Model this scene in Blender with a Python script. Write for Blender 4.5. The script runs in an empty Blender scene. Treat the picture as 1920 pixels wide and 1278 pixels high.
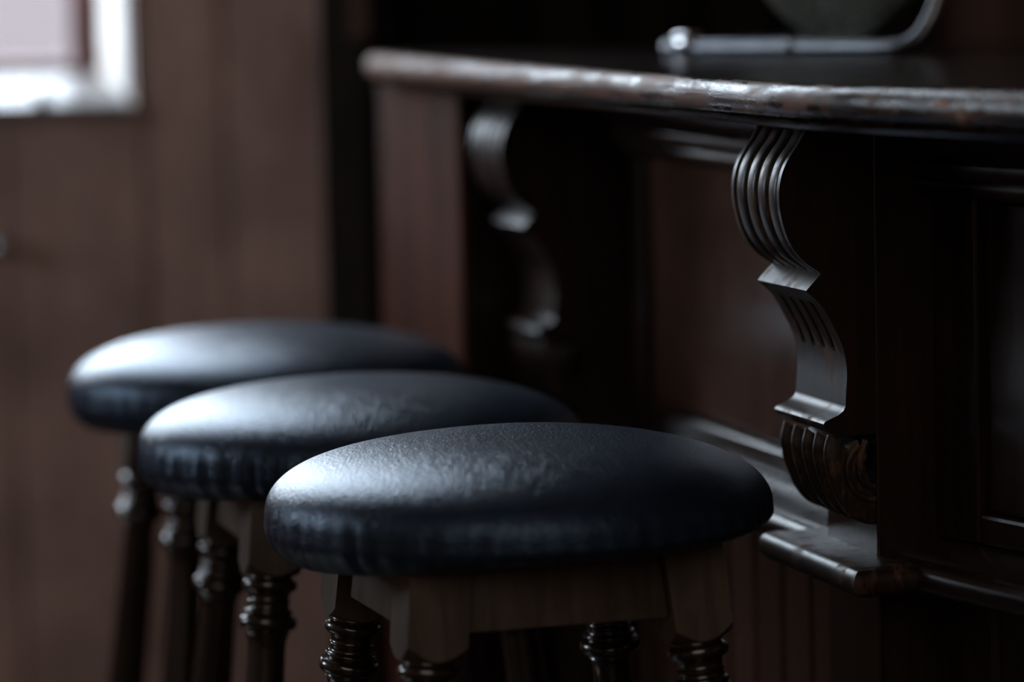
import bpy, bmesh, math, random
from mathutils import Vector, Matrix, noise
random.seed(7)
PI = math.pi
sc = bpy.context.scene
COL = sc.collection

# ------------------------------------------------------------------ camera
cam_d = bpy.data.cameras.new('camera'); cam = bpy.data.objects.new('camera', cam_d); COL.objects.link(cam)
PITCH, ROLL = 0.10049, 0.023
cam_d.lens = 130; cam_d.sensor_width = 36; cam_d.clip_start = 0.05
D = Vector((0, math.cos(PITCH), -math.sin(PITCH))); U0 = Vector((0, math.sin(PITCH), math.cos(PITCH))); X = Vector((1, 0, 0))
R = X*math.cos(ROLL) - U0*math.sin(ROLL); U = X*math.sin(ROLL) + U0*math.cos(ROLL)
m = Matrix.Identity(4)
for i in range(3):
    m[i][0] = R[i]; m[i][1] = U[i]; m[i][2] = -D[i]
m[2][3] = 1.112
cam.matrix_world = m
cam_d.dof.use_dof = True; cam_d.dof.focus_distance = 2.60; cam_d.dof.aperture_fstop = 2.5
sc.camera = cam

# ------------------------------------------------------------------ sky and daylight
w = bpy.data.worlds.new('sky'); sc.world = w; w.use_nodes = True
bg = w.node_tree.nodes['Background']; bg.inputs[0].default_value = (0.76, 0.88, 1.0, 1); bg.inputs[1].default_value = 13.5
def portal(name, loc, size, rot):
    l = bpy.data.lights.new(name, 'AREA'); l.shape = 'RECTANGLE'; l.size, l.size_y = size
    l.cycles.is_portal = True
    o = bpy.data.objects.new(name, l); COL.objects.link(o); o.location = loc; o.rotation_euler = rot
# sun, then an added warm fill behind the camera that is no real lamp
sun = bpy.data.lights.new('sun', 'SUN'); sun.energy = 4.5; sun.angle = math.radians(1.0); sun.color = (1.0, 0.97, 0.90)
so = bpy.data.objects.new('sun', sun); COL.objects.link(so); so.rotation_euler = Vector((-0.70, 0.25, 0.78)).to_track_quat('Z', 'Y').to_euler()
ld = bpy.data.lights.new('camera_fill_light', 'AREA'); ld.shape = 'DISK'; ld.size = 2.6; ld.energy = 15.0; ld.color = (1.0, 0.90, 0.80)
lo = bpy.data.objects.new('camera_fill_light', ld); COL.objects.link(lo); lo.location = (-0.2, -0.4, 2.2); lo.rotation_euler = (math.radians(40), 0, 0)
WB = (-1.25, -0.512, 0.995, 3.00)      # back window opening x0,x1,z0,z1
WL = (3.10, 3.75, 1.00, 1.80)         # left window opening y0,y1,z0,z1
portal('window_portal_back', ((WB[0]+WB[1])/2, 4.80, (WB[2]+WB[3])/2), (WB[1]-WB[0], WB[3]-WB[2]), (-PI/2, 0, 0))
portal('window_portal_left', (-2.32, (WL[0]+WL[1])/2, (WL[2]+WL[3])/2), (WL[3]-WL[2], WL[1]-WL[0]), (0, -PI/2, 0))
sc.view_settings.view_transform = 'Standard'; sc.view_settings.look = 'None'
sc.view_settings.gamma = 1; sc.view_settings.use_curve_mapping = False
sc.view_settings.exposure = 0.0
sc.render.engine = 'CYCLES'
sc.cycles.use_denoising = True
sc.cycles.sample_clamp_indirect = 6

# ------------------------------------------------------------------ materials
def new_mat(name):
    M = bpy.data.materials.new(name); M.use_nodes = True
    nt = M.node_tree; b = nt.nodes['Principled BSDF']
    return M, nt, b
def node(nt, t, **kw):
    n = nt.nodes.new(t)
    for k, v in kw.items():
        if k in n.inputs: n.inputs[k].default_value = v
        else: setattr(n, k, v)
    return n
def ramp(nt, fac, stops):
    r = nt.nodes.new('ShaderNodeValToRGB'); e = r.color_ramp.elements
    while len(e) < len(stops): e.new(0.5)
    for i, (p, c) in enumerate(stops):
        e[i].position = p; e[i].color = (*c, 1)
    nt.links.new(fac, r.inputs[0]); return r.outputs[0]
def wood(name, dark, light, rough=0.35, grain=(60, 60, 4), rotz=0.0, bump=0.25, worn=None, worn_lo=0.5, worn_hi=0.62, spec=0.5, coat=0.0, coat_rough=0.15, rough_var=0.15, bdist=0.0006, wscale=5.0, far_dull=0.0):
    M, nt, b = new_mat(name); L = nt.links.new
    tc = node(nt, 'ShaderNodeTexCoord'); mp = node(nt, 'ShaderNodeMapping')
    L(tc.outputs['Object'], mp.inputs['Vector']); mp.inputs['Rotation'].default_value = (0, 0, rotz)
    mp2 = node(nt, 'ShaderNodeMapping'); mp2.inputs['Scale'].default_value = grain
    L(mp.outputs[0], mp2.inputs['Vector'])
    n1 = node(nt, 'ShaderNodeTexNoise', Scale=1.0, Detail=8.0, Roughness=0.65, Distortion=0.6); L(mp2.outputs[0], n1.inputs['Vector'])
    n2 = node(nt, 'ShaderNodeTexNoise', Scale=7.0, Detail=4.0, Roughness=0.6); L(tc.outputs['Object'], n2.inputs['Vector'])
    col = ramp(nt, n1.outputs['Fac'], [(0.3, dark), (0.72, light)])
    mx = node(nt, 'ShaderNodeMix', data_type='RGBA', blend_type='MULTIPLY'); mx.inputs[0].default_value = 0.7
    c2 = ramp(nt, n2.outputs['Fac'], [(0.3, (0.45, 0.45, 0.45)), (0.7, (1.25, 1.2, 1.15))])
    L(col, mx.inputs[6]); L(c2, mx.inputs[7]); out = mx.outputs[2]
    if worn:
        n3 = node(nt, 'ShaderNodeTexNoise', Scale=wscale, Detail=9.0, Roughness=0.72)
        mp3 = node(nt, 'ShaderNodeMapping'); mp3.inputs['Scale'].default_value = tuple(max(1.0, g**0.5*0.6) for g in grain)
        L(mp.outputs[0], mp3.inputs['Vector']); L(mp3.outputs[0], n3.inputs['Vector'])
        fac = n3.outputs['Fac']
        if far_dull:  # wear raised towards the far end to dim the highlight there
            sp = node(nt, 'ShaderNodeSeparateXYZ'); L(tc.outputs['Object'], sp.inputs[0])
            ma = node(nt, 'ShaderNodeMath', operation='MULTIPLY_ADD'); L(sp.outputs['Y'], ma.inputs[0]); ma.inputs[1].default_value = far_dull; L(fac, ma.inputs[2]); fac = ma.outputs[0]
        f = ramp(nt, fac, [(worn_lo, (0, 0, 0)), (worn_hi, (1, 1, 1))])
        mw = node(nt, 'ShaderNodeMix', data_type='RGBA'); L(f, mw.inputs[0]); L(out, mw.inputs[6]); mw.inputs[7].default_value = (*worn, 1)
        out = mw.outputs[2]
    L(out, b.inputs['Base Color'])
    rr = node(nt, 'ShaderNodeMapRange'); rr.inputs['To Min'].default_value = max(0.05, rough-rough_var); rr.inputs['To Max'].default_value = rough+rough_var
    L(n2.outputs['Fac'], rr.inputs['Value']); ro = rr.outputs[0]
    if worn:
        mr = node(nt, 'ShaderNodeMath', operation='MULTIPLY_ADD', use_clamp=True); L(f, mr.inputs[0]); mr.inputs[1].default_value = 0.30; L(ro, mr.inputs[2]); ro = mr.outputs[0]
    L(ro, b.inputs['Roughness'])
    b.inputs['Specular IOR Level'].default_value = spec
    if worn:
        ms = node(nt, 'ShaderNodeMath', operation='MULTIPLY_ADD', use_clamp=True); L(f, ms.inputs[0]); ms.inputs[1].default_value = -spec*0.75; ms.inputs[2].default_value = spec; L(ms.outputs[0], b.inputs['Specular IOR Level'])
    b.inputs['Coat Weight'].default_value = coat; b.inputs['Coat Roughness'].default_value = coat_rough
    bp = node(nt, 'ShaderNodeBump', Strength=bump, Distance=bdist); L(n1.outputs['Fac'], bp.inputs['Height']); L(bp.outputs[0], b.inputs['Normal'])
    return M
def plain(name, col, rough=0.5, metal=0.0, bump=0, spec=0.5, scale=30):
    M, nt, b = new_mat(name); L = nt.links.new
    tc = node(nt, 'ShaderNodeTexCoord'); n1 = node(nt, 'ShaderNodeTexNoise', Scale=scale, Detail=5.0); L(tc.outputs['Object'], n1.inputs['Vector'])
    c = ramp(nt, n1.outputs['Fac'], [(0.3, tuple(x*0.85 for x in col)), (0.7, tuple(min(1, x*1.1) for x in col))])
    L(c, b.inputs['Base Color']); b.inputs['Roughness'].default_value = rough; b.inputs['Metallic'].default_value = metal
    b.inputs['Specular IOR Level'].default_value = spec
    if bump:
        bp = node(nt, 'ShaderNodeBump', Strength=bump, Distance=0.001); L(n1.outputs['Fac'], bp.inputs['Height']); L(bp.outputs[0], b.inputs['Normal'])
    return M

TH = math.radians(15.4); TH2 = math.radians(28.7)
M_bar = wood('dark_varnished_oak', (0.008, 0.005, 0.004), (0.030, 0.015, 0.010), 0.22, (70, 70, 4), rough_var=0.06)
M_carve = wood('carved_dark_oak', (0.009, 0.006, 0.005), (0.032, 0.017, 0.012), 0.36, (90, 90, 9), bump=0.35, worn=(0.12, 0.062, 0.038), worn_lo=0.52, worn_hi=0.66, spec=0.42, wscale=9.0)
M_rail = wood('polished_rail', (0.009, 0.006, 0.005), (0.032, 0.017, 0.012), 0.27, (90, 90, 9), bump=0.2, rough_var=0.08)
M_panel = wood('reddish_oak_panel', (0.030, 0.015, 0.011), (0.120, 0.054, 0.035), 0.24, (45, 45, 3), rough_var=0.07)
M_top = wood('worn_bar_top', (0.012, 0.008, 0.007), (0.045, 0.026, 0.019), 0.20, (110, 7, 110), rotz=-TH, bump=0.6, worn=(0.24, 0.125, 0.080), worn_lo=0.45, worn_hi=0.60, rough_var=0.08, bdist=0.0012, spec=0.5, wscale=8.0, far_dull=0.16)
M_flat = wood('polished_bar_top', (0.012, 0.008, 0.007), (0.040, 0.024, 0.018), 0.22, (110, 7, 110), rotz=-TH, bump=0.2, rough_var=0.06, spec=0.4)
M_stool = wood('stool_oak', (0.055, 0.038, 0.028), (0.135, 0.095, 0.068), 0.5, (80, 80, 5))
M_turn = wood('turned_dark_oak', (0.008, 0.005, 0.004), (0.032, 0.015, 0.010), 0.24, (60, 60, 8), coat=0.8, coat_rough=0.05, bump=0.05, rough_var=0.06)
M_board = wood('faded_brown_boards', (0.35, 0.205, 0.168), (0.52, 0.34, 0.29), 0.48, (22, 22, 1.6), bump=0.2, rough_var=0.12)
M_dwood = wood('near_black_wood', (0.012, 0.009, 0.007), (0.030, 0.021, 0.016), 0.75, (30, 30, 3), spec=0.2)
M_redpost = wood('red_brown_post', (0.045, 0.016, 0.011), (0.11, 0.042, 0.028), 0.5, (30, 30, 3))
M_frame = wood('red_brown_window_frame', (0.10, 0.035, 0.030), (0.18, 0.065, 0.055), 0.45, (40, 40, 4))
M_floor = wood('dark_floorboards', (0.018, 0.012, 0.008), (0.045, 0.028, 0.018), 0.45, (30, 2, 30))
M_plaster = plain('dull_plaster', (0.34, 0.23, 0.17), 0.85)
M_ceil = plain('smoky_ceiling', (0.48, 0.44, 0.40), 0.9)
M_white = plain('white_reveal_paint', (0.90, 0.89, 0.87), 0.5)
M_out = plain('pinkish_render', (0.105, 0.085, 0.085), 0.9)
M_outw = plain('pale_paving', (0.26, 0.24, 0.25), 0.9)
M_chrome = plain('worn_chrome', (0.62, 0.63, 0.66), 0.22, 1.0)
M_wire = plain('grey_green_wire', (0.34, 0.36, 0.32), 0.35, 0.9)
M_blade = plain('grey_fan_blade', (0.10, 0.11, 0.10), 0.4)
M_dark = plain('black_motor_paint', (0.015, 0.015, 0.016), 0.4)
M_bare = plain('bare_orange_wood', (0.50, 0.17, 0.06), 0.5)
M_tan = plain('tan_bare_wood', (0.42, 0.29, 0.21), 0.6)
def glass():
    M, nt, b = new_mat('window_glass'); L = nt.links.new
    g = node(nt, 'ShaderNodeBsdfGlossy', Roughness=0.02); t = node(nt, 'ShaderNodeBsdfTransparent'); mx = node(nt, 'ShaderNodeMixShader')
    mx.inputs[0].default_value = 0.07; L(t.outputs[0], mx.inputs[1]); L(g.outputs[0], mx.inputs[2])
    L(mx.outputs[0], nt.nodes['Material Output'].inputs[0]); return M
M_glass = glass()
def leather():
    M, nt, b = new_mat('navy_leather'); L = nt.links.new
    tc = node(nt, 'ShaderNodeTexCoord')
    n2 = node(nt, 'ShaderNodeTexNoise', Scale=14.0, Detail=6.0, Roughness=0.6, Distortion=1.5); L(tc.outputs['Object'], n2.inputs['Vector'])
    v = node(nt, 'ShaderNodeTexVoronoi', Scale=420.0); L(tc.outputs['Object'], v.inputs['Vector'])
    mp = node(nt, 'ShaderNodeMapping'); mp.inputs['Scale'].default_value = (150, 45, 90); mp.inputs['Rotation'].default_value = (0, 0, 0.5); L(tc.outputs['Object'], mp.inputs['Vector'])
    n3 = node(nt, 'ShaderNodeTexNoise', Scale=1.0, Detail=6.0, Roughness=0.7, Distortion=2.5); L(mp.outputs[0], n3.inputs['Vector'])
    c = ramp(nt, n2.outputs['Fac'], [(0.35, (0.009, 0.013, 0.025)), (0.65, (0.014, 0.021, 0.040))])
    L(c, b.inputs['Base Color'])
    rr = node(nt, 'ShaderNodeMapRange'); rr.inputs['To Min'].default_value = 0.28; rr.inputs['To Max'].default_value = 0.38
    L(n3.outputs['Fac'], rr.inputs['Value']); L(rr.outputs[0], b.inputs['Roughness'])
    b.inputs['Specular IOR Level'].default_value = 0.8; b.inputs['Specular Tint'].default_value = (0.48, 0.70, 1.0, 1)
    ad = node(nt, 'ShaderNodeMath', operation='MULTIPLY_ADD'); L(n3.outputs['Fac'], ad.inputs[0]); ad.inputs[1].default_value = 1.0; L(v.outputs['Distance'], ad.inputs[2])
    bp = node(nt, 'ShaderNodeBump', Strength=0.5, Distance=0.0006); L(ad.outputs[0], bp.inputs['Height']); L(bp.outputs[0], b.inputs['Normal'])
    return M
M_leather = leather()

# ------------------------------------------------------------------ mesh helpers
def obj(name, bm, mat, parent=None, smooth=None, loc=None):
    me = bpy.data.meshes.new(name)
    bmesh.ops.recalc_face_normals(bm, faces=bm.faces)
    bm.to_mesh(me); bm.free()
    me.materials.append(mat)
    o = bpy.data.objects.new(name, me); COL.objects.link(o)
    if parent: o.parent = parent
    if loc: o.location = loc
    if smooth is not None:
        for p in me.polygons: p.use_smooth = True
        if smooth < 180: me.set_sharp_from_angle(angle=math.radians(smooth))
    return o
def empty(name, loc=(0, 0, 0), rz=0):
    o = bpy.data.objects.new(name, None); COL.objects.link(o); o.location = loc; o.rotation_euler = (0, 0, rz); o.empty_display_size = 0.1; return o
def tag(o, label=None, cat=None, group=None, kind=None):
    if label: o['label'] = label
    if cat: o['category'] = cat
    if group: o['group'] = group
    if kind: o['kind'] = kind
    return o
def add_hull(bm, pts, bev=0.0, seg=2):
    """eight corners of a box, bottom ring then top ring"""
    v = [bm.verts.new(p) for p in pts]
    fs = [bm.faces.new([v[i] for i in q]) for q in ((0, 3, 2, 1), (4, 5, 6, 7), (0, 1, 5, 4), (1, 2, 6, 5), (2, 3, 7, 6), (3, 0, 4, 7))]
    if bev > 0:
        es = list({e for f in fs for e in f.edges})
        bmesh.ops.bevel(bm, geom=es, offset=bev, segments=seg, affect='EDGES', profile=0.5)
def box(bm, x0, x1, y0, y1, z0, z1, bev=0.0, seg=2):
    add_hull(bm, [(x0, y0, z0), (x1, y0, z0), (x1, y1, z0), (x0, y1, z0), (x0, y0, z1), (x1, y0, z1), (x1, y1, z1), (x0, y1, z1)], bev, seg)
def lathe(bm, prof, seg=40, M=None, cap=True):
    rings = []
    for z, r in prof:
        ring = []
        for k in range(seg):
            a = 2*PI*k/seg; p = Vector((r*math.cos(a), r*math.sin(a), z))
            ring.append(bm.verts.new(M @ p if M else p))
        rings.append(ring)
    for a, b in zip(rings, rings[1:]):
        for k in range(seg):
            bm.faces.new((a[k], a[(k+1) % seg], b[(k+1) % seg], b[k]))
    if cap: bm.faces.new(rings[0]); bm.faces.new(rings[-1])
def tube(bm, pts, r, seg=10, closed=False):
    pts = [Vector(p) for p in pts]; n = len(pts); rings = []
    prev = None
    for i, p in enumerate(pts):
        a = pts[(i-1) % n] if (closed or i > 0) else p; b = pts[(i+1) % n] if (closed or i < n-1) else p
        t = (b-a).normalized()
        if prev is None: nn = t.orthogonal().normalized()
        else: nn = (prev - t*prev.dot(t)).normalized()
        prev = nn; bb = t.cross(nn)
        rings.append([bm.verts.new(p + nn*r*math.cos(2*PI*k/seg) + bb*r*math.sin(2*PI*k/seg)) for k in range(seg)])
    for i in range(n if closed else n-1):
        a, b = rings[i], rings[(i+1) % n]
        for k in range(seg): bm.faces.new((a[k], a[(k+1) % seg], b[(k+1) % seg], b[k]))
    if not closed: bm.faces.new(rings[0]); bm.faces.new(rings[-1])
def smooth_path(pts, n=8):
    P = [Vector(p) for p in pts]; out = []
    for i in range(len(P)-1):
        p0 = P[max(i-1, 0)]; p1 = P[i]; p2 = P[i+1]; p3 = P[min(i+2, len(P)-1)]
        for k in range(n):
            t = k/n; out.append(0.5*((2*p1)+(p2-p0)*t+(2*p0-5*p1+4*p2-p3)*t*t+(3*p1-p0-3*p2+p3)*t*t*t))
    out.append(P[-1]); return out

# ------------------------------------------------------------------ counter frames of reference
P0 = Vector((0.2566, 2.6, 0))
u = Vector((-math.sin(TH), math.cos(TH), 0)); n = Vector((-math.cos(TH), -math.sin(TH), 0))
FD = 0.044                                  # the posts stand this far proud of the front
Q = P0 - n*FD
u2 = Vector((-math.sin(TH2), math.cos(TH2), 0)); n2 = Vector((-math.cos(TH2), -math.sin(TH2), 0))
def F(t, s, z): p = P0 + u*t + n*s; return Vector((p.x, p.y, z))            # far stretch of the bar, s out from the post face
def N(k, s, z): p = Q + u2*k + n2*s; return Vector((p.x, p.y, z))           # near stretch, k negative towards us, s out from its face
def fbox(bm, f, a0, a1, s0, s1, z0, z1, bev=0.0, seg=2):
    add_hull(bm, [f(a0, s1, z0), f(a1, s1, z0), f(a1, s0, z0), f(a0, s0, z0), f(a0, s1, z1), f(a1, s1, z1), f(a1, s0, z1), f(a0, s0, z1)], bev, seg)

# ================================================================== ROOM
def wall(name, parts, mat):
    bm = bmesh.new()
    for p in parts: box(bm, *p)
    return tag(obj(name, bm, mat), kind='structure')
bm = bmesh.new(); box(bm, -2.45, 2.3, -1.6, 4.8, -0.1, 0.0); box(bm, -0.2, 2.3, 4.8, 5.3, -0.1, 0.0); fl = tag(obj('floor', bm, M_floor), kind='structure')
bm = bmesh.new(); box(bm, -2.45, 2.3, -1.6, 4.8, 3.3, 3.4); box(bm, -0.2, 2.3, 4.8, 5.3, 3.3, 3.4); tag(obj('ceiling', bm, M_ceil), kind='structure')
wall('wall_right', [(2.2, 2.3, -1.6, 5.3, 0, 3.3)], M_plaster)
wall('wall_front', [(-2.2, 2.2, -1.6, -1.5, 0, 3.3)], M_plaster)
y0, y1, z0, z1 = WL
wall('wall_left', [(-2.45, -2.2, -1.6, y0, 0, 3.3), (-2.45, -2.2, y1, 4.8, 0, 3.3), (-2.45, -2.2, y0, y1, 0, z0), (-2.45, -2.2, y0, y1, z1, 3.3)], M_plaster)
# back wall: a masonry core with the window opening, clad in wide boards
x0, x1, z0, z1 = WB
YW = 4.40
wb = wall('wall_back', [(-2.2, x0-0.065, YW+0.02, YW+0.40, 0, 3.3), (x1+0.065, -0.16, YW+0.02, YW+0.40, 0, 3.3), (x0-0.065, x1+0.065, YW+0.02, YW+0.40, 0, z0-0.04), (x0-0.065, x1+0.065, YW+0.02, YW+0.40, z1+0.05, 3.3)], M_plaster)
edges = [-2.19, -2.03, -1.87, -1.70, -1.55, -1.43, -1.315, -1.14, -1.0, -0.86, -0.728, -0.594, -0.43, -0.335, -0.205]
for a, b in zip(edges, edges[1:]):
    dz = random.uniform(-0.0012, 0.0012)
    spans = [(0.0, 3.3)] if (b <= x0-0.05 or a >= x1+0.06) else [(0.0, z0-0.035), (z1+0.05, 3.3)]
    for q0, q1 in spans:
        bm = bmesh.new(); box(bm, a+0.0012, b-0.0012, YW+dz, YW+0.02, q0, q1, 0.003, 1)
        obj('board', bm, M_board, wb)
# deeper back of the bar
wd = wall('wall_back_bar', [(-0.16, 2.2, 5.0, 5.2, 0, 3.3), (-0.16, -0.14, 4.40, 5.0, 0, 3.3)], M_dwood)

# window in the back wall: splayed white reveal, sill, red-brown frame, panes
win = tag(empty('window_1', (0, 0, 0)), kind='structure')
YF = 4.70
def quad(name, pts, mat, parent, th=0.004, smooth=None):
    bm = bmesh.new(); v = [bm.verts.new(p) for p in pts]; bm.faces.new(v)
    g = bmesh.ops.extrude_face_region(bm, geom=bm.faces[:]); nv = [e for e in g['geom'] if isinstance(e, bmesh.types.BMVert)]
    nn = (Vector(pts[1])-Vector(pts[0])).cross(Vector(pts[2])-Vector(pts[0])).normalized()
    bmesh.ops.translate(bm, verts=nv, vec=nn*th); return obj(name, bm, mat, parent)
sx = 0.065
quad('reveal', [(x1+sx, YW-0.002, z0-0.04), (x1+sx, YW-0.002, z1+0.05), (x1, YF+0.02, z1), (x1, YF+0.02, z0)], M_white, win)
quad('reveal', [(x0, YF+0.02, z0), (x0, YF+0.02, z1), (x0-sx, YW-0.002, z1+0.05), (x0-sx, YW-0.002, z0-0.04)], M_white, win)
quad('reveal', [(x0, YF+0.02, z1), (x1, YF+0.02, z1), (x1+sx, YW-0.002, z1+0.05), (x0-sx, YW-0.002, z1+0.05)], M_white, win)
bm = bmesh.new(); add_hull(bm, [(x0-sx, YW-0.02, z0-0.045), (x1+sx, YW-0.02, z0-0.045), (x1, YF+0.03, z0-0.03), (x0, YF+0.03, z0-0.03),
                                (x0-sx, YW-0.02, z0-0.030), (x1+sx, YW-0.02, z0-0.030), (x1, YF+0.03, z0+0.0), (x0, YF+0.03, z0+0.0)], 0.006, 3)
obj('window_sill', bm, plain('grey_white_sill_paint', (0.17, 0.155, 0.16), 0.4), win, smooth=40)
bm = bmesh.new()
fw = 0.040
box(bm, x0, x0+fw, YF, YF+0.05, z0, z1, 0.004); box(bm, x1-fw, x1, YF, YF+0.05, z0, z1, 0.004)
box(bm, x0+fw, x1-fw, YF, YF+0.05, z0-0.002, z0+0.012, 0.003); box(bm, x0+fw, x1-fw, YF, YF+0.05, z1-fw, z1, 0.004)
wf = obj('window_frame', bm, M_frame, win)
nc = 2; cw = (x1-x0-2*fw)/nc
for i in range(1, nc):
    bm = bmesh.new(); box(bm, x0+fw+i*cw-0.011, x0+fw+i*cw+0.011, YF+0.005, YF+0.045, z0+0.012, z1-fw, 0.003); obj('mullion', bm, M_frame, win)
for zz in (1.50, 2.00, 2.50):
    bm = bmesh.new(); box(bm, x0+fw, x1-fw, YF+0.008, YF+0.04, zz-0.01, zz+0.01, 0.003); obj('glazing_bar', bm, M_frame, win)
for i in range(nc):
    for a, b in ((z0+0.012, 1.49), (1.51, 1.99), (2.01, 2.49), (2.51, z1-fw)):
        bm = bmesh.new(); box(bm, x0+fw+i*cw+0.011, x0+fw+(i+1)*cw-0.011, YF+0.022, YF+0.026, a, b); obj('pane', bm, M_glass, win)
bm = bmesh.new(); lathe(bm, [(0, 0.002), (0.001, 0.007), (0.006, 0.0105), (0.012, 0.0105), (0.018, 0.006), (0.020, 0.001)], 20, Matrix.Translation((-0.551, YW-0.005, z0-0.031)))  # white blob added for the glint on the sill's front edge
tag(obj('sill_glint', bm, M_white, None, 60), 'small round white blob standing in for a glint on the front edge of the window sill', 'knob')
# window in the left wall, out of the picture, the second source of daylight
win2 = tag(empty('window_2'), kind='structure')
y0, y1, z0, z1 = WL
bm = bmesh.new()
box(bm, -2.33, -2.28, y0, y0+0.05, z0, z1, 0.004); box(bm, -2.33, -2.28, y1-0.05, y1, z0, z1, 0.004)
box(bm, -2.33, -2.28, y0+0.05, y1-0.05, z0, z0+0.05, 0.004); box(bm, -2.33, -2.28, y0+0.05, y1-0.05, z1-0.05, z1, 0.004)
obj('window_frame', bm, M_frame, win2)
for i in range(1, 3):
    yy = y0+0.05+(y1-y0-0.1)*i/3
    bm = bmesh.new(); box(bm, -2.32, -2.29, yy-0.015, yy+0.015, z0+0.05, z1-0.05, 0.003); obj('mullion', bm, M_frame, win2)
for i in range(3):
    a = y0+0.05+(y1-y0-0.1)*i/3+0.015; b = y0+0.05+(y1-y0-0.1)*(i+1)/3-0.015
    bm = bmesh.new(); box(bm, -2.306, -2.302, a, b, z0+0.05, z1-0.05); obj('pane', bm, M_glass, win2)
bm = bmesh.new(); box(bm, -2.36, -2.17, y0-0.03, y1+0.03, z0-0.03, z0, 0.005); obj('window_sill', bm, M_white, win2)

# outside: paving and a low rendered garden wall
bm = bmesh.new(); box(bm, -7, 4, 5.4, 14, -0.3, -0.2); box(bm, -9, -2.6, -3, 5.4, -0.3, -0.2); tag(obj('ground_outside', bm, M_outw), kind='structure')
bm = bmesh.new(); box(bm, -6, 3, 9.5, 9.7, -0.2, 1.55, 0.02)
gw = obj('garden_wall', bm, M_out); tag(gw, 'pinkish rendered garden wall outside the window', 'wall')
bm = bmesh.new(); box(bm, -6, 3, 9.46, 9.74, 1.551, 1.63, 0.02); obj('coping', bm, M_outw, gw)

# dark timber post where the wall meets the bar
pst = tag(empty('timber_post', (-0.19, 3.96, 0)), 'dark timber post rising at the far end of the bar counter', 'post')
bm = bmesh.new(); rot = Matrix.Rotation(-0.12, 4, 'Z')
c = [Vector(q) for q in ((-0.004, -0.032, 0), (0.050, -0.032, 0), (0.050, 0.05, 0), (-0.004, 0.05, 0))]
add_hull(bm, [rot @ q for q in c] + [rot @ (q+Vector((0, 0, 3.3))) for q in c], 0.004)
obj('shaft', bm, M_dwood, pst)
bm = bmesh.new()
add_hull(bm, [(0.026, -0.046, 1.04), (0.048, -0.044, 1.04), (0.048, -0.036, 1.04), (0.026, -0.036, 1.04), (0.026, -0.046, 3.3), (0.048, -0.044, 3.3), (0.048, -0.036, 3.3), (0.026, -0.036, 3.3)], 0.002)
tag(obj('facing_strip', bm, M_redpost, pst), 'reddish brown facing strip')
bm = bmesh.new(); box(bm, -0.2045, -0.140, 4.38, 4.399, 0, 3.3, 0.005)
tag(obj('door_jamb', bm, M_dwood), 'nearly black wooden jamb between the brown boarded wall and the bar', 'jamb')

# bright metal knob low on the boards at the left edge
bm = bmesh.new(); lathe(bm, [(0, 0.010), (0.002, 0.011), (0.004, 0.006), (0.014, 0.006), (0.018, 0.011), (0.026, 0.012), (0.031, 0.008), (0.033, 0.001)], 20,
                        Matrix.Translation((-0.607, YW-0.001, 0.797)) @ Matrix.Rotation(PI/2, 4, 'X'))
tag(obj('wall_knob', bm, M_chrome, None, 60), 'bright metal knob fixed to the brown boards below the window', 'knob')

# back-bar cabinet, mostly in the dark
cab = tag(empty('back_bar_cabinet', (0.7, 4.7, 0)), 'dark wooden back-bar cabinet with tall reddish uprights behind the counter', 'cabinet')
def cbox(name, x0, x1, y0, y1, z0, z1, mat, bev=0.004):
    bm = bmesh.new(); box(bm, x0-0.7, x1-0.7, y0-4.7, y1-4.7, z0, z1, bev); return obj(name, bm, mat, cab)
cbox('carcass', 0.02, 1.9, 4.62, 4.98, 0, 0.95, M_dwood); cbox('back_board', 0.02, 1.9, 4.94, 4.98, 0.952, 2.3, M_dwood)
for x in (0.04, 0.26): cbox('upright', x, x+0.07, 4.70, 4.938, 0.952, 2.3, M_dwood)
cbox('upright', 0.545, 0.60, 4.40, 4.61, 0, 2.3, M_redpost); cbox('upright', 0.60, 0.645, 4.42, 4.61, 0, 2.3, M_redpost)
cbox('shelf', 0.03, 0.5, 4.72, 4.938, 1.35, 1.37, M_dwood)

# ================================================================== BAR COUNTER
bar = tag(empty('bar_counter', (Q.x, Q.y, 0)), 'dark carved oak bar counter front with scrolled brackets and boarded base', 'bar counter')
OFF = Vector((-Q.x, -Q.y, 0))
def bobj(name, bm, mat, parent=None, smooth=None):
    if parent is None or parent is bar: bmesh.ops.translate(bm, verts=bm.verts, vec=OFF); return obj(name, bm, mat, bar, smooth)
    bmesh.ops.translate(bm, verts=bm.verts, vec=OFF); return obj(name, bm, mat, parent, smooth)
TE, KE = 1.19, -1.15
ZR = 0.667                    # underside of the dado rail
def sweep(prof, name, mat, smooth=35, close=True):
    """profile of (s from the face, z) along the front: near end, bend, far end"""
    bm = bmesh.new(); cols = []
    for s, z in prof:
        d = math.tan((TH2-TH)/2)*s
        cols.append([bm.verts.new(p) for p in (N(KE, s, z), N(-d, s, z), F(TE-0.03, s-FD, z))])
    mm = len(cols)
    for i in range(mm if close else mm-1):
        a, b = cols[i], cols[(i+1) % mm]
        for k in range(2): bm.faces.new((a[k], a[k+1], b[k+1], b[k]))
    if close:
        for k in (0, 2): bm.faces.new([c[k] for c in cols])
    return bobj(name, bm, mat, bar, smooth)
# core behind everything
bm = bmesh.new(); fbox(bm, F, -0.005, TE-0.02, -FD-0.06, -FD-0.02, 0, 0.996); fbox(bm, N, KE, 0.0, -0.06, -0.02, 0, 0.996); bobj('core_panel', bm, M_bar)
bm = bmesh.new(); fbox(bm, F, 0.1, TE-0.02, -0.50, -0.48, 0, 0.996); bobj('back_panel', bm, M_dwood)
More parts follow.
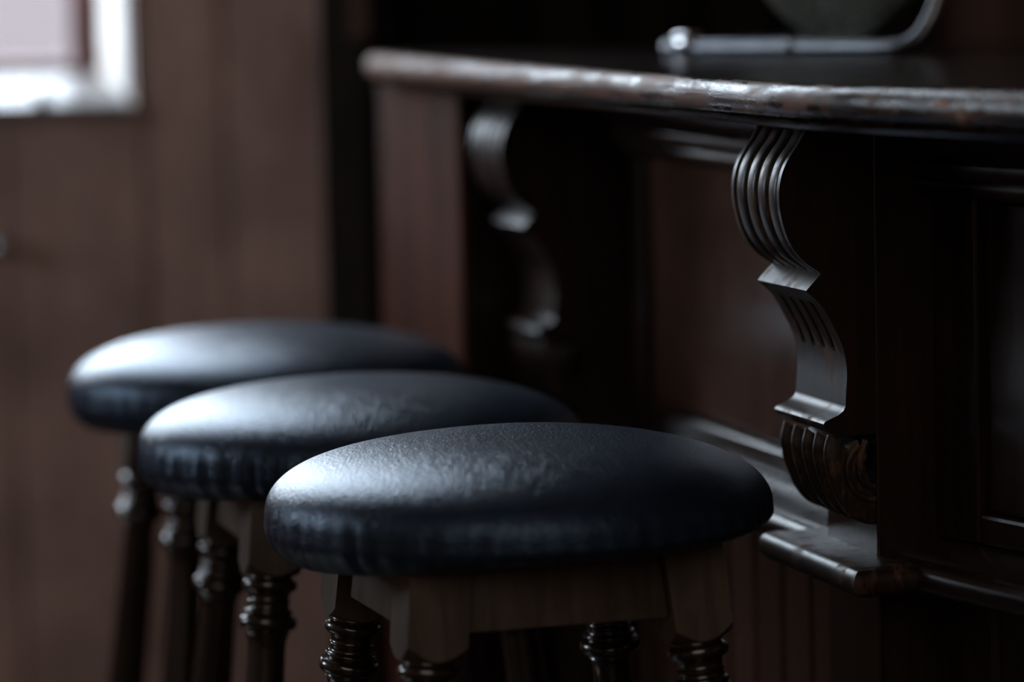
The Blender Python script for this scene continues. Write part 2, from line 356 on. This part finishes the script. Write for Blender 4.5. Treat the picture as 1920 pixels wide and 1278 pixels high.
# boarded base
bw = 0.067
t = -0.002
while t < TE-0.04:
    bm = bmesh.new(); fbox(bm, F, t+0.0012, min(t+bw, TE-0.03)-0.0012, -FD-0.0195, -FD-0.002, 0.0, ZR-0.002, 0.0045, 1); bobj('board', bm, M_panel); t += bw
k = -0.001
while k > KE+0.03:
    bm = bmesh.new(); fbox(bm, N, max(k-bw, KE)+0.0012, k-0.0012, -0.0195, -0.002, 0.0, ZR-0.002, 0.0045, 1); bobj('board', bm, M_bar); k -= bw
# dado rail
arc = [(0.034+0.0105*math.cos(a), 0.6785+0.0105*math.sin(a)) for a in [math.radians(q) for q in range(-90, 91, 20)]]
sweep([(-0.015, ZR)] + [(0.022, ZR), (0.024, 0.668)] + arc + [(0.030, 0.6885), (0.027, 0.691), (0.022, 0.6935), (0.004, 0.7005), (-0.015, 0.7015)], 'dado_rail', M_rail, 50)
# upper framing: stiles, bottom rail and recessed panels
def panelled(f, a0, a1, base, sgn=1):
    zt, zb = 0.956, 0.702; sw = 0.05
    for q0, q1 in ((a0, a0+sw), (a1-sw, a1)):
        bm = bmesh.new(); fbox(bm, f, q0, q1, base-0.0195, base, zb, zt, 0.0025); bobj('stile', bm, M_bar)
    for q0, q1 in ((zb, zb+0.022), (zt-0.012, zt)):
        bm = bmesh.new(); fbox(bm, f, a0+sw+0.0003, a1-sw-0.0003, base-0.0195, base-0.001, q0, q1, 0.003); bobj('panel_rail', bm, M_bar)
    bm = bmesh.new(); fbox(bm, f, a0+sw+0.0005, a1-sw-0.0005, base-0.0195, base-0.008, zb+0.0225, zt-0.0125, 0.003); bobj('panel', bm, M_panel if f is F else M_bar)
T2 = 0.737; PW = 0.103
panelled(F, PW+0.001, T2-0.001, -FD)
bm = bmesh.new(); fbox(bm, F, T2+PW+0.001, 0.884, -FD-0.0195, -FD, 0.702, 0.956, 0.002); bobj('stile', bm, M_bar)
panelled(N, -0.62, -0.001, 0.0)
panelled(N, KE, -0.622, 0.0)
# cornice under the bar top
sweep([(-0.015, 0.944), (0.004, 0.944), (0.009, 0.947), (0.011, 0.953), (0.009, 0.957), (0.016, 0.959), (0.019, 0.964), (0.018, 0.969), (0.014, 0.971),
       (0.020, 0.974), (0.030, 0.981), (0.033, 0.987), (0.031, 0.990), (0.036, 0.992), (0.038, 0.998), (-0.015, 0.998)], 'cornice', M_bar, 50)
# projecting pier that closes the far end of the counter
TP = 0.885
M_pier = wood('reddish_end_pier', (0.045, 0.015, 0.008), (0.13, 0.045, 0.026), 0.6, (30, 30, 3), rough_var=0.1, spec=0.03)
bm = bmesh.new(); fbox(bm, F, TP, TE+0.01, -FD-0.018, 0.064, 0.0, 0.997, 0.001); pier = bobj('end_pier', bm, M_bar)  # shaded side painted in darker wood, lit front in a redder board
bm = bmesh.new(); fbox(bm, F, TP+0.0005, TE+0.0095, 0.0643, 0.0700, 0.0, 0.997, 0.001); bobj('lit_front', bm, M_pier, pier)['label'] = 'reddish brown lit front face of the pier'

def make_post(t0):
    bm = bmesh.new(); fbox(bm, F, t0, t0+PW, -FD-0.018, 0.0, 0.0, 0.9975, 0.0015); post = bobj('post', bm, M_bar)
    # plinth shelf under the bracket, wrapped around the post, with a rounded nose
    bm = bmesh.new(); rows = []
    prof = [(0.0, 0.668), (0.026, 0.668)] + [(0.026+0.011*math.cos(math.radians(a)), 0.679+0.011*math.sin(math.radians(a))) for a in range(-75, 91, 15)] + [(0.0, 0.6905)]
    for s, z in prof:
        e = 0.012+s
        rows.append([bm.verts.new(p) for p in (F(t0-e, -FD-0.01, z), F(t0-e, s, z), F(t0+PW+e, s, z), F(t0+PW+e, -FD-0.01, z))])
    for a, b in zip(rows, rows[1:]):
        for k in range(3): bm.faces.new((a[k], a[k+1], b[k+1], b[k]))
    bm.faces.new(rows[0]); bm.faces.new(rows[-1]); bm.faces.new([r[0] for r in rows]); bm.faces.new([r[3] for r in rows])
    bobj('plinth_shelf', bm, M_carve, post, 50)
    # carved bracket: profile (s, z), flute depth by stretch
    key = [(0.030, 0.9975), (0.0463, 0.9966), (0.0556, 0.9846), (0.0653, 0.9704), (0.0697, 0.956), (0.0698, 0.9407), (0.0664, 0.9252), (0.0610, 0.9131), (0.0526, 0.9026), (0.0420, 0.8950)]
    S1 = smooth_path([(a, 0, b) for a, b in key], 9)
    S1 = [(p.x, p.z, 1.0) for p in S1]
    S1[0] = (S1[0][0], S1[0][1], 0)
    facet = [(0.0398, 0.8932, 0), (0.0440, 0.8892, 0), (0.0500, 0.8830, 0), (0.0512, 0.8818, 0), (0.0504, 0.8806, 0)]
    k2 = [(0.0504, 0.8806), (0.0403, 0.8712), (0.0329, 0.8591), (0.0267, 0.8468), (0.0229, 0.8349), (0.0215, 0.8219), (0.0224, 0.8080), (0.0230, 0.7985)]
    S2 = [(p.x, p.z, 0) for p in smooth_path([(a, 0, b) for a, b in k2], 9)][1:]
    S2 = [(s, z, (2.0 if 0.8365 < z < 0.872 else 0)) for s, z, _ in S2]
    lip = [(0.0245, 0.7955, 0), (0.0285, 0.7925, 0), (0.0345, 0.7902, 0), (0.0385, 0.7885, 0), (0.0396, 0.7868, 0), (0.0388, 0.7845, 0), (0.0355, 0.7825, 0), (0.0335, 0.7800, 0), (0.0300, 0.7790, 0), (0.020, 0.7780, 0), (0.0, 0.7780, 0)]
    prof = S1 + facet + S2 + lip
    W = PW; NW = 96; bm = bmesh.new(); grid = []
    wob = [random.uniform(-0.0006, 0.0006) for _ in range(8)]
    for i, (s, z, g) in enumerate(prof):
        a = prof[max(i-1, 0)]; b = prof[min(i+1, len(prof)-1)]
        tx, tz = b[0]-a[0], b[1]-a[1]; ln = math.hypot(tx, tz) or 1; nx, nz = -tz/ln, tx/ln   # outward normal
        if nx < 0 and g: nx, nz = -nx, -nz
        row = []
        for j in range(NW+1):
            ww = j/NW; d = 0
            if g == 1.0:
                f4 = ww*4.0; q = min(f4-math.floor(f4+0.0), 1-(f4-math.floor(f4)))      # ridges at 0,1,2,3,4
                # three broad rounded ridges between square edge fillets
                ph = (ww-0.055)/0.89*4
                if 0 <= ph <= 4:
                    fr = ph-math.floor(ph) if ph < 4 else 1.0
                    c = abs(fr-0.5)*2                     # 0 at reed centre, 1 at groove
                    d = 0.0075*(c**6) + 0.0015*c*c
                    if fr > 0.80: d = max(d, 0.0035)
                else: d = 0
                fade = min(1, (0.9975-z)/0.004, max(0.25, (z-0.8932)/0.006)); d *= max(0, fade)
            elif g == 2.0:
                for c0 in (0.20, 0.40, 0.60, 0.80):
                    if abs(ww-c0) < 0.030:
                        d = 0.0075*min(1, max(0, (0.874-z)/0.022))
            row.append(bm.verts.new(F(t0+ww*W, s-nx*d, z-nz*d)))
        grid.append(row)
    for a, b in zip(grid, grid[1:]):
        for j in range(NW): bm.faces.new((a[j], a[j+1], b[j+1], b[j]))
    for j, tt in ((0, t0), (NW, t0+W)):
        back = [bm.verts.new(F(tt, 0.0, q[1])) for q in prof[:-1]] + [grid[-1][j]]
        for i in range(len(prof)-1):
            vs = [grid[i][j], grid[i+1][j], back[i+1], back[i]]
            if vs[1] is vs[2]: vs = vs[:2]+vs[3:]
            bm.faces.new(vs).material_index = 1
    br = bobj('carved_bracket', bm, M_carve, post, 40); br.data.materials.append(M_bar)
    # scroll below, with fins round its front
    def FB(s, z): return s, z
    bm = bmesh.new(); cz, r0 = 0.7520, 0.0245; cs = 0.0
    ring = []
    for j, tt in enumerate((t0+0.004, t0+W-0.004)):
        ring.append([bm.verts.new(F(tt, cs+r0*math.cos(a), cz+r0*math.sin(a))) for a in [math.radians(q) for q in range(-90, 66, 6)]])
    a, b = ring
    for k in range(len(a)-1): bm.faces.new((a[k], a[k+1], b[k+1], b[k]))
    bm.faces.new(a); bm.faces.new(b)
    obj_scroll = bobj('scroll', bm, M_carve, post, 40)
    # relief rings on the scroll's end faces
    for tt, sg in ((t0+0.004, -1), (t0+W-0.004, 1)):
        bm = bmesh.new()
        for rr in (0.0215, 0.0125):
            pts = [F(tt+sg*0.001, cs+rr*math.cos(math.radians(q)), cz+rr*math.sin(math.radians(q))) for q in range(-88, 62, 8)]
            tube(bm, pts, 0.0026, 8)
        pts = [F(tt+sg*0.001, 0.006+0.006*math.sin(q*0.5), cz+0.021-q*0.006) for q in range(5)]
        tube(bm, pts, 0.0032, 8)
        bobj('scroll_relief', bm, M_carve, post, 60)
    for i in range(5):
        c0 = t0+0.0065+(W-0.013)*i/4; bm = bmesh.new(); hw = 0.0036; sec = []
        outer = smooth_path([(0.0345, 0, 0.7785), (0.0372, 0, 0.767), (0.0366, 0, 0.757), (0.0330, 0, 0.744), (0.0275, 0, 0.7305), (0.0190, 0, 0.7195), (0.0080, 0, 0.7135), (0.0, 0, 0.7125)], 6)
        for p in outer:
            vec = Vector((p.x-0.0, 0, p.z-cz)); L = vec.length; inn = vec*(max(0.0195, L-0.017)/L)
            s1, z1_ = inn.x, cz+inn.z; sm, zm = p.x-vec.x/L*0.003, p.z-vec.z/L*0.003
            jt = 0.0004*noise.noise(Vector((i*3.1, p.z*120, t0)))
            sec.append([bm.verts.new(F(c0-hw, s1, z1_)), bm.verts.new(F(c0-hw*0.95+jt, sm, zm)), bm.verts.new(F(c0-hw*0.3+jt, p.x, p.z)), bm.verts.new(F(c0+hw*0.3+jt, p.x, p.z)), bm.verts.new(F(c0+hw*0.95+jt, sm, zm)), bm.verts.new(F(c0+hw, s1, z1_))])
        for a, b in zip(sec, sec[1:]):
            for k in range(6): bm.faces.new((a[k], a[(k+1) % 6], b[(k+1) % 6], b[k]))
        bm.faces.new(sec[0]); bm.faces.new(sec[-1])
        bobj('fin', bm, M_carve, post, 50)
    return post
make_post(0.0); make_post(T2)
# small pale screw head on the near panel
bm = bmesh.new(); c0 = N(-0.099, 0.0, 0.684+0.016); lathe(bm, [(0, 0.0028), (0.001, 0.0032), (0.002, 0.0022), (0.0024, 0.0003)], 14, Matrix.Translation(N(-0.104, -0.003, 0.6915)) @ Vector((0, 0, 1)).rotation_difference(n2).to_matrix().to_4x4())
tag(bobj('screw_head', bm, M_chrome, None, 60), 'pale round screw head')

# ------------------------------------------------------------------ bar top
top = tag(empty('countertop', (Q.x, Q.y, 0.0005)), 'long dark bar top with a worn rounded front edge', 'countertop')
SN = 0.0985                  # overhang in front of the posts
path = []                    # (point, outward normal)
def line_n(f, nn, a): return f(a, 0, 0), nn
A = F(TE+0.02, SN, 0)
d12 = SN+FD
B = Q + (n*d12)              # bend reference on the far line
tb = -0.112
RE = 0.085; TT = 1.205; clampn = 0
for i in range(13): path.append((F(TT, SN-0.60+(0.60-RE)*i/12, 0), u.copy())); clampn += 1
for i in range(1, 17):
    a = PI/2*i/16; nn = u*math.cos(a) + n*math.sin(a); path.append((F(TT-RE, SN-RE, 0)+nn*RE, nn)); clampn += 1
for i in range(61):
    t = (TT-RE) + (tb+0.075-(TT-RE))*i/60; p = F(t, SN, 0); path.append((p, n.copy()))
last = path[-1][0].copy(); steps = 24; bl = 0.15
for i in range(1, steps+1):
    a = TH + (TH2-TH)*(i/steps); dirv = Vector((math.sin(a), -math.cos(a), 0)); last = last + dirv*(bl/steps)
    path.append((last.copy(), Vector((-math.cos(a), -math.sin(a), 0))))
for i in range(1, 31):
    path.append((last + Vector((math.sin(TH2), -math.cos(TH2), 0))*(1.0*i/30), n2.copy()))
ZT = 1.030
prof = [(-0.13, 1.0061), (-0.016, 1.0061)]
for q in range(-80, 91, 10):
    a = math.radians(q); prof.append((-0.0125+0.0125*max(0, math.cos(a))**0.85, 1.0180+0.0120*math.copysign(abs(math.sin(a))**0.9, math.sin(a))))
prof += [(-0.03, ZT), (-0.07, ZT), (-0.15, ZT)]
bm = bmesh.new(); rows = []
for ip, (p, nn) in enumerate(path):
    row = []; lim = -RE if ip < clampn else -9
    for s, z in prof:
        s = max(s, lim)
        q = p + nn*s; zz = z
        ds = 0
        if s > -0.03: ds = 0.0006*noise.noise(Vector((q.x*25, q.y*25, z*60))) + 0.0004*noise.noise(Vector((q.x*90, q.y*90, z*160)))
        q = q + nn*ds; row.append(bm.verts.new((q.x, q.y, zz+ds*0.6)))
    q = p + nn*max(-0.60, lim-0.0002); row.append(bm.verts.new((q.x, q.y, ZT))); row.append(bm.verts.new((q.x, q.y, 1.0061)))
    rows.append(row)
for ir, (a, b) in enumerate(zip(rows, rows[1:])):
    if ir == clampn-1: continue
    for k in range(len(a)): bm.faces.new((a[k], a[(k+1) % len(a)], b[(k+1) % len(a)], b[k]))
bm.faces.new(rows[0]); bm.faces.new(rows[-1])
bmesh.ops.translate(bm, verts=bm.verts, vec=OFF); sl = obj('slab', bm, M_top, top, 40)
sl.data.materials.append(M_flat)
for p in sl.data.polygons:
    if p.normal.z > 0.995: p.material_index = 1
bm = bmesh.new(); rows = []
for p, nn in path[clampn-17:]:
    rows.append([bm.verts.new((p.x+nn.x*s_, p.y+nn.y*s_, z_)) for s_, z_ in ((-0.07, 0.998), (-0.018, 0.998), (-0.0125, 0.9990), (-0.0105, 1.0015), (-0.0125, 1.0040), (-0.017, 1.0058), (-0.07, 1.0058))])
for a, b in zip(rows, rows[1:]):
    for k in range(7): bm.faces.new((a[k], a[(k+1) % 7], b[(k+1) % 7], b[k]))
bm.faces.new(rows[0]); bm.faces.new(rows[-1])
bmesh.ops.translate(bm, verts=bm.verts, vec=OFF); obj('under_moulding', bm, M_bar, top, 40)
# knocks where bare wood shows on the near edge
def dab(name, k, z, ang, ru, rz, mat, jag=0.0):
    bm = bmesh.new(); a = TH + (TH2-TH)*min(1, max(0, ang)); nn = Vector((-math.cos(a), -math.sin(a), 0)); tt = Vector((math.sin(a), -math.cos(a), 0))
    for i0 in range(clampn+60, len(path)-1):
        if path[i0][0].x <= k <= path[i0+1][0].x: break
    fr = (k-path[i0][0].x)/(path[i0+1][0].x-path[i0][0].x); p = path[i0][0].lerp(path[i0+1][0], fr); nn = path[i0][1].lerp(path[i0+1][1], fr).normalized()
    tt = Vector((-nn.y, nn.x, 0))
    th = (z-1.0175)/0.0125; th = math.asin(max(-1, min(1, th)))
    ctr = p + nn*(-0.0125+0.0123*math.cos(th)); ctr.z = z
    nv = (nn*math.cos(th)+Vector((0, 0, 1))*math.sin(th)).normalized(); vv = nv.cross(tt)
    rim = []
    for i in range(22):
        q = 2*PI*i/22; rr = 1+jag*random.uniform(-0.5, 0.5)
        rim.append((ctr + tt*ru*rr*math.cos(q) + vv*rz*rr*math.sin(q)))
    v0 = [bm.verts.new(q - nv*0.002) for q in rim]; v1 = [bm.verts.new(ctr+(q-ctr)*0.9+nv*0.0004) for q in rim]; v2 = [bm.verts.new(ctr+(q-ctr)*0.55+nv*0.0009) for q in rim]
    for a_, b_ in ((v0, v1), (v1, v2)):
        for i in range(22): bm.faces.new((a_[i], a_[(i+1) % 22], b_[(i+1) % 22], b_[i]))
    bm.faces.new(v2); bm.faces.new(v0)
    bmesh.ops.translate(bm, verts=bm.verts, vec=OFF); return obj(name, bm, mat, top, 60)
tag(dab('worn_chip', 0.2725, 1.0205, 1, 0.0110, 0.0020, M_bare, 0.3), 'bright orange chip of bare wood')
tag(dab('worn_chip', 0.2815, 1.0140, 1, 0.0030, 0.0055, M_tan, 0.4), 'pale tan chip of bare wood')
tag(dab('worn_chip', 0.2910, 1.0210, 1, 0.0022, 0.0026, M_tan, 0.4), 'small pale tan chip of bare wood')

# ================================================================== STOOLS
def make_stool(loc, ang, label, seed, pleat, lean=0.0):
    root = tag(empty('bar_stool', loc, 0), label, 'bar stool', 'padded bar stools along the counter')
    rnd = random.Random(seed)
    ZRIM = 0.738; RR = 0.1765; bm = bmesh.new(); SEG = 224
    H = 0.0535; e = 2.45
    prof = []
    for i in range(47):                              # dome from crown to rim
        a = i/46*PI/2; prof.append((RR*math.sin(a)**(2/e) if i else 0.0, H*abs(math.cos(a))**(2/e)))
    under = [(0.1768, -0.004), (0.1766, -0.008), (0.1756, -0.0125), (0.1738, -0.017), (0.1708, -0.0215), (0.1672, -0.0255), (0.1625, -0.0285), (0.1575, -0.0302), (0.150, -0.0308)]
    # extra rows for crisp pleats
    prof += under; rings = []
    freq = [rnd.uniform(0, 100) for _ in range(6)]
    for r, dz in prof[1:]:
        ring = []
        for k in range(SEG):
            a = 2*PI*k/SEG; d = 0.0; dv = 0.0
            # pleats gather towards the hem
            g = max(0.0, min(1.0, (0.024-dz)/0.034)); g = g*g*(3-2*g)
            if r < 0.155 and dz < 0: g = 0
            nz = noise.noise(Vector((math.cos(a)*9+freq[0], math.sin(a)*9, freq[1])))
            amp = pleat*(0.35+0.65*max(0, nz+0.35))
            wv = math.sin(a*58 + 3.0*noise.noise(Vector((math.cos(a)*5, math.sin(a)*5, freq[2]))))
            d -= amp*g*0.0060*(max(0, wv)**3)
            d += amp*g*0.0010*noise.noise(Vector((math.cos(a)*40, math.sin(a)*40, dz*30+freq[3])))
            if dz < 0:
                dv -= dz*(0.58 - 0.52*max(0.0, -math.cos(a-0.25))**1.5)
                if r < 0.151: dv = -0.0138 - dz
            # gentle lumps of padding
            dv += 0.0014*noise.noise(Vector((r*math.cos(a)*9+freq[4], r*math.sin(a)*9, 0.5)))*min(1, r/0.05)*(1 if dz > 0.01 else max(0, dz/0.01))
            ring.append(bm.verts.new(((r+d)*math.cos(a), (r+d)*math.sin(a), ZRIM+dz+dv)))
        rings.append(ring)
    ctr = bm.verts.new((0, 0, ZRIM+H))
    for k in range(SEG): bm.faces.new((ctr, rings[0][k], rings[0][(k+1) % SEG]))
    for a, b in zip(rings, rings[1:]):
        for k in range(SEG): bm.faces.new((a[k], a[(k+1) % SEG], b[(k+1) % SEG], b[k]))
    bm.faces.new(rings[-1])
    obj('seat', bm, M_leather, root, 180)
    # legs
    spl = math.radians(8.0); ZB = 0.656; RC = 0.134; hs = 0.0210
    for i in range(4):
        a = ang + i*PI/2
        out = Vector((math.cos(a), math.sin(a), 0)); axis = (Vector((0, 0, 1))*math.cos(spl) - out*math.sin(spl))   # points up along the leg
        base = out*RC + Vector((0, 0, ZB))
        # leg frame: faces parallel to the aprons
        zx = axis.normalized(); ax = Vector((math.cos(a+PI/4), math.sin(a+PI/4), 0)); ax = (ax - zx*ax.dot(zx)).normalized(); ay = zx.cross(ax)
        def P(x, y, z): return base + ax*x + ay*y + zx*z
        bm = bmesh.new(); pts = []
        NS = 10
        for sd in range(4):
            for j in range(NS):
                q = -1+2*j/NS
                x, y = ((q, -1), (1, q), (-q, 1), (-1, -q))[sd]; pts.append((x*hs, y*hs))
        topv = [bm.verts.new(P(x, y, (0.7225-ZB)/math.cos(spl))) for x, y in pts]
        mid = [bm.verts.new(P(x, y, 0.016)) for x, y in pts]
        bot = [bm.verts.new(P(x, y, 1.15*(math.hypot(x, y)-hs)+0.0)) for x, y in pts]
        inn = []
        for x, y in pts:
            rho = math.hypot(x, y); inn.append(bm.verts.new(P(x*0.0165/rho, y*0.0165/rho, -0.0012)))
        m_ = len(pts)
        for A_, B_ in ((topv, mid), (mid, bot), (bot, inn)):
            for j in range(m_): bm.faces.new((A_[j], A_[(j+1) % m_], B_[(j+1) % m_], B_[j]))
        bm.faces.new(topv); bm.faces.new(inn)
        leg = obj('leg', bm, M_stool, root, 30)
        M = Matrix(((ax.x, ay.x, zx.x, base.x), (ax.y, ay.y, zx.y, base.y), (ax.z, ay.z, zx.z, base.z), (0, 0, 0, 1)))
        pr = [(0.0, 0.0160), (-0.002, 0.0172)]
        def bead(zc, r, h, nn=7):
            return [(zc-h*math.sin(-PI/2+PI*q/(nn-1))*-1 if False else zc+h*math.cos(PI*q/(nn-1)), r-h*0.9+h*0.9*math.sin(PI*q/(nn-1))) for q in range(nn)]
        pr += bead(-0.0080, 0.0212, 0.0050) + [(-0.0145, 0.0160), (-0.0175, 0.0152), (-0.0195, 0.0156), (-0.0200, 0.0166), (-0.0212, 0.0166), (-0.0216, 0.0158), (-0.0245, 0.0155), (-0.0262, 0.0165)]
        pr += bead(-0.0282, 0.0188, 0.0018, 5) + [(-0.0303, 0.0170)] + bead(-0.0365, 0.0225, 0.0058) + [(-0.0432, 0.0162), (-0.0445, 0.0170), (-0.0458, 0.0162), (-0.050, 0.0148), (-0.058, 0.0143)]
        Lg = (ZB)/math.cos(spl)
        pr += [(-0.09, 0.0150), (-0.15, 0.0165), (-0.21, 0.0175), (-0.27, 0.0165), (-0.33, 0.0142)] + bead(-0.345, 0.0195, 0.006) + [(-0.36, 0.016), (-0.375, 0.018), (-0.44, 0.019), (-0.49, 0.018), (-0.505, 0.015)] + bead(-0.52, 0.019, 0.006) + [(-0.54, 0.0145), (-Lg+0.03, 0.0165), (-Lg+0.008, 0.0155), (-Lg+0.0025, 0.0125)]
        bm = bmesh.new(); lathe(bm, pr, 36, M); obj('turning', bm, M_turn, leg, 60)
    # aprons between the blocks
    for i in range(4):
        a = ang + i*PI/2; b = a + PI/2
        ca = Vector((math.cos(a), math.sin(a), 0)); cb = Vector((math.cos(b), math.sin(b), 0)); mid = ((ca+cb)/2).normalized()
        tdir = (cb-ca).normalized(); tz = math.tan(spl)
        bm = bmesh.new(); ring = []
        for z in (0.674, 0.7235):
            rc = RC - (z-ZB)*tz - 0.004; hw = rc/math.sqrt(2)-hs-0.0007 + 0.004/math.sqrt(2)
            fo = rc/math.sqrt(2)+hs-0.006; fi = fo-0.020
            for (q, f_) in ((-hw, fo), (hw, fo), (hw, fi), (-hw, fi)): 
                p = tdir*q + mid*f_; ring.append((p.x, p.y, z))
        add_hull(bm, ring, 0.0012, 2); obj('apron', bm, M_stool, root, 40)
    # stretchers low down
    for i in range(4):
        a = ang + i*PI/2; b = a+PI/2; zz = 0.25 if i % 2 else 0.22
        rr = RC + (ZB-zz)*math.tan(spl)
        p = Vector((rr*math.cos(a), rr*math.sin(a), zz)); q = Vector((rr*math.cos(b), rr*math.sin(b), zz)); L_ = (q-p).length
        Mx = Matrix.Translation(p) @ Vector((0, 0, 1)).rotation_difference(q-p).to_matrix().to_4x4()
        bm = bmesh.new(); lathe(bm, [(0.014, 0.007), (L_*0.15, 0.009), (L_*0.35, 0.011), (L_*0.45, 0.010), (L_*0.5, 0.014), (L_*0.55, 0.010), (L_*0.65, 0.011), (L_*0.85, 0.009), (L_-0.014, 0.007)], 18, Mx)
        obj('stretcher', bm, M_turn, root, 50)
        return root
# angle of the corner that sits to the near left
make_stool((0.002, 2.541, 0), math.atan2(-0.119, -0.0625), 'nearest bar stool, navy leather seat in sharp focus with square leg blocks showing below', 3, 0.9)
make_stool((-0.1212, 2.9062, 0), math.atan2(-0.115, -0.067), 'middle bar stool of three, navy seat with gathered pleats on its left side', 11, 1.9)
make_stool((-0.2185, 3.270, 0.008), math.atan2(-0.116, -0.062), 'farthest bar stool, blurred navy seat nearest the boarded wall', 23, 0.8)

# ================================================================== FAN
FB = Vector((0.142, 3.36, 0)); FA = Vector((0.357, 3.13, 0)); fu = (FA-FB).normalized(); fn = Vector((fu.y, -fu.x, 0)); 
if fn.y > 0: fn = -fn      # towards the camera
fc = (FA+FB)/2 + fu*0.018 - fn*0.045
fan = tag(empty('desk_fan', (fc.x, fc.y, ZT+0.0012)), 'small desk fan with wire grille and chrome tube stand on the bar top', 'fan')
def fobj(name, bm, mat, smooth=60): bmesh.ops.translate(bm, verts=bm.verts, vec=(-fc.x, -fc.y, -ZT)); return obj(name, bm, mat, fan, smooth)
def G(a, b, z): p = fc + fu*a + fn*b; return Vector((p.x, p.y, ZT+z))
hb = (FA-FB).length/2
bm = bmesh.new()
pts = [G(-0.137, -0.01, 0.16), G(-0.137, -0.03, 0.10), G(-0.137, -0.10, 0.03), G(-0.140, -0.11, 0.010), G(-0.160, -0.08, 0.0068), G(-0.176, 0.0, 0.0068), G(-0.178, 0.030, 0.0068), G(-0.165, 0.045, 0.0068), G(-0.14, 0.047, 0.0068), G(0.0, 0.047, 0.0068), G(0.095, 0.047, 0.0068), G(0.118, 0.044, 0.010), G(0.130, 0.038, 0.022), G(0.136, 0.03, 0.042), G(0.137, 0.02, 0.075), G(0.137, 0.0, 0.12), G(0.137, -0.01, 0.16)]
tube(bm, smooth_path(pts, 8), 0.0065, 14); fobj('tube_stand', bm, plain('dull_chrome', (0.22, 0.23, 0.25), 0.32, 1.0))
for a in (-0.142, ):
    bm = bmesh.new(); Mx = Matrix.Translation(G(a-0.010, 0.047, 0.0108)) @ Vector((0, 0, 1)).rotation_difference(fu).to_matrix().to_4x4()
    lathe(bm, [(0, 0.0065), (0.001, 0.0098), (0.004, 0.0104), (0.016, 0.0104), (0.019, 0.0098), (0.020, 0.0065)], 20, Mx); fobj('clamp', bm, plain('bright_chrome', (0.85, 0.86, 0.88), 0.12, 1.0))
bm = bmesh.new(); lathe(bm, [(0, 0.004), (0.002, 0.0045), (0.004, 0.003), (0.005, 0.0005)], 14, Matrix.Translation(G(-0.012, 0.052, 0.009)) @ Vector((0, 0, 1)).rotation_difference(fn).to_matrix().to_4x4()); fobj('screw', bm, M_chrome)
FCZ = 0.120
def ringpts(r, b, nn=64): return [G(0.0+r*math.cos(2*PI*i/nn), b, FCZ+r*math.sin(2*PI*i/nn)) for i in range(nn)]
for sgn, nm in ((1, 'front_grille'), (-1, 'rear_grille')):
    bm = bmesh.new(); dep = lambda r: 0.006+0.024*(1-(r/0.107)**2)**0.5 if r < 0.107 else 0.0
    for r in (0.107, 0.103, 0.098, 0.0925, 0.087, 0.081, 0.075, 0.068, 0.060, 0.050, 0.040, 0.030):
        tube(bm, ringpts(r, sgn*dep(r)-0.0, 48), 0.0011 if r < 0.107 else 0.0028, 6, True)
    for i in range(48):
        a = 2*PI*i/48; pts = [G(r*math.cos(a), sgn*dep(r), FCZ+r*math.sin(a)) for r in (0.106, 0.10, 0.085, 0.06, 0.025)]
        tube(bm, pts, 0.0009, 5)
    fobj(nm, bm, M_wire)
bm = bmesh.new()
for k in range(4):
    vs = []
    for i in range(9):
        r = 0.014+0.078*i/8; col = []
        for j in range(7):
            a = k*PI/2 + (j/6-0.5)*(0.55+0.45*math.sin(PI*i/8)) + 0.25*i/8; col.append(bm.verts.new(G(r*math.cos(a), (j/6-0.5)*-0.022, FCZ+r*math.sin(a))))
        vs.append(col)
    for a, b in zip(vs, vs[1:]):
        for j in range(6): bm.faces.new((a[j], a[j+1], b[j+1], b[j]))
bl_ = fobj('blades', bm, M_blade); bl_.modifiers.new('thick', 'SOLIDIFY').thickness = 0.0015
bm = bmesh.new(); Mx = Matrix.Translation(G(0, 0.032, FCZ)) @ Vector((0, 0, 1)).rotation_difference(-fn).to_matrix().to_4x4()
lathe(bm, [(0, 0.004), (0.001, 0.020), (0.004, 0.0225), (0.014, 0.016), (0.045, 0.016), (0.062, 0.022), (0.068, 0.030), (0.10, 0.032), (0.112, 0.024), (0.116, 0.005)], 32, Mx); fobj('motor', bm, M_dark)
for sg in (-1, 1):
    bm = bmesh.new(); tube(bm, [G(sg*0.1075, 0, FCZ), G(sg*0.1370, -0.006 if sg > 0 else -0.022, FCZ+0.002)], 0.005, 10); fobj('pivot_pin', bm, M_chrome)
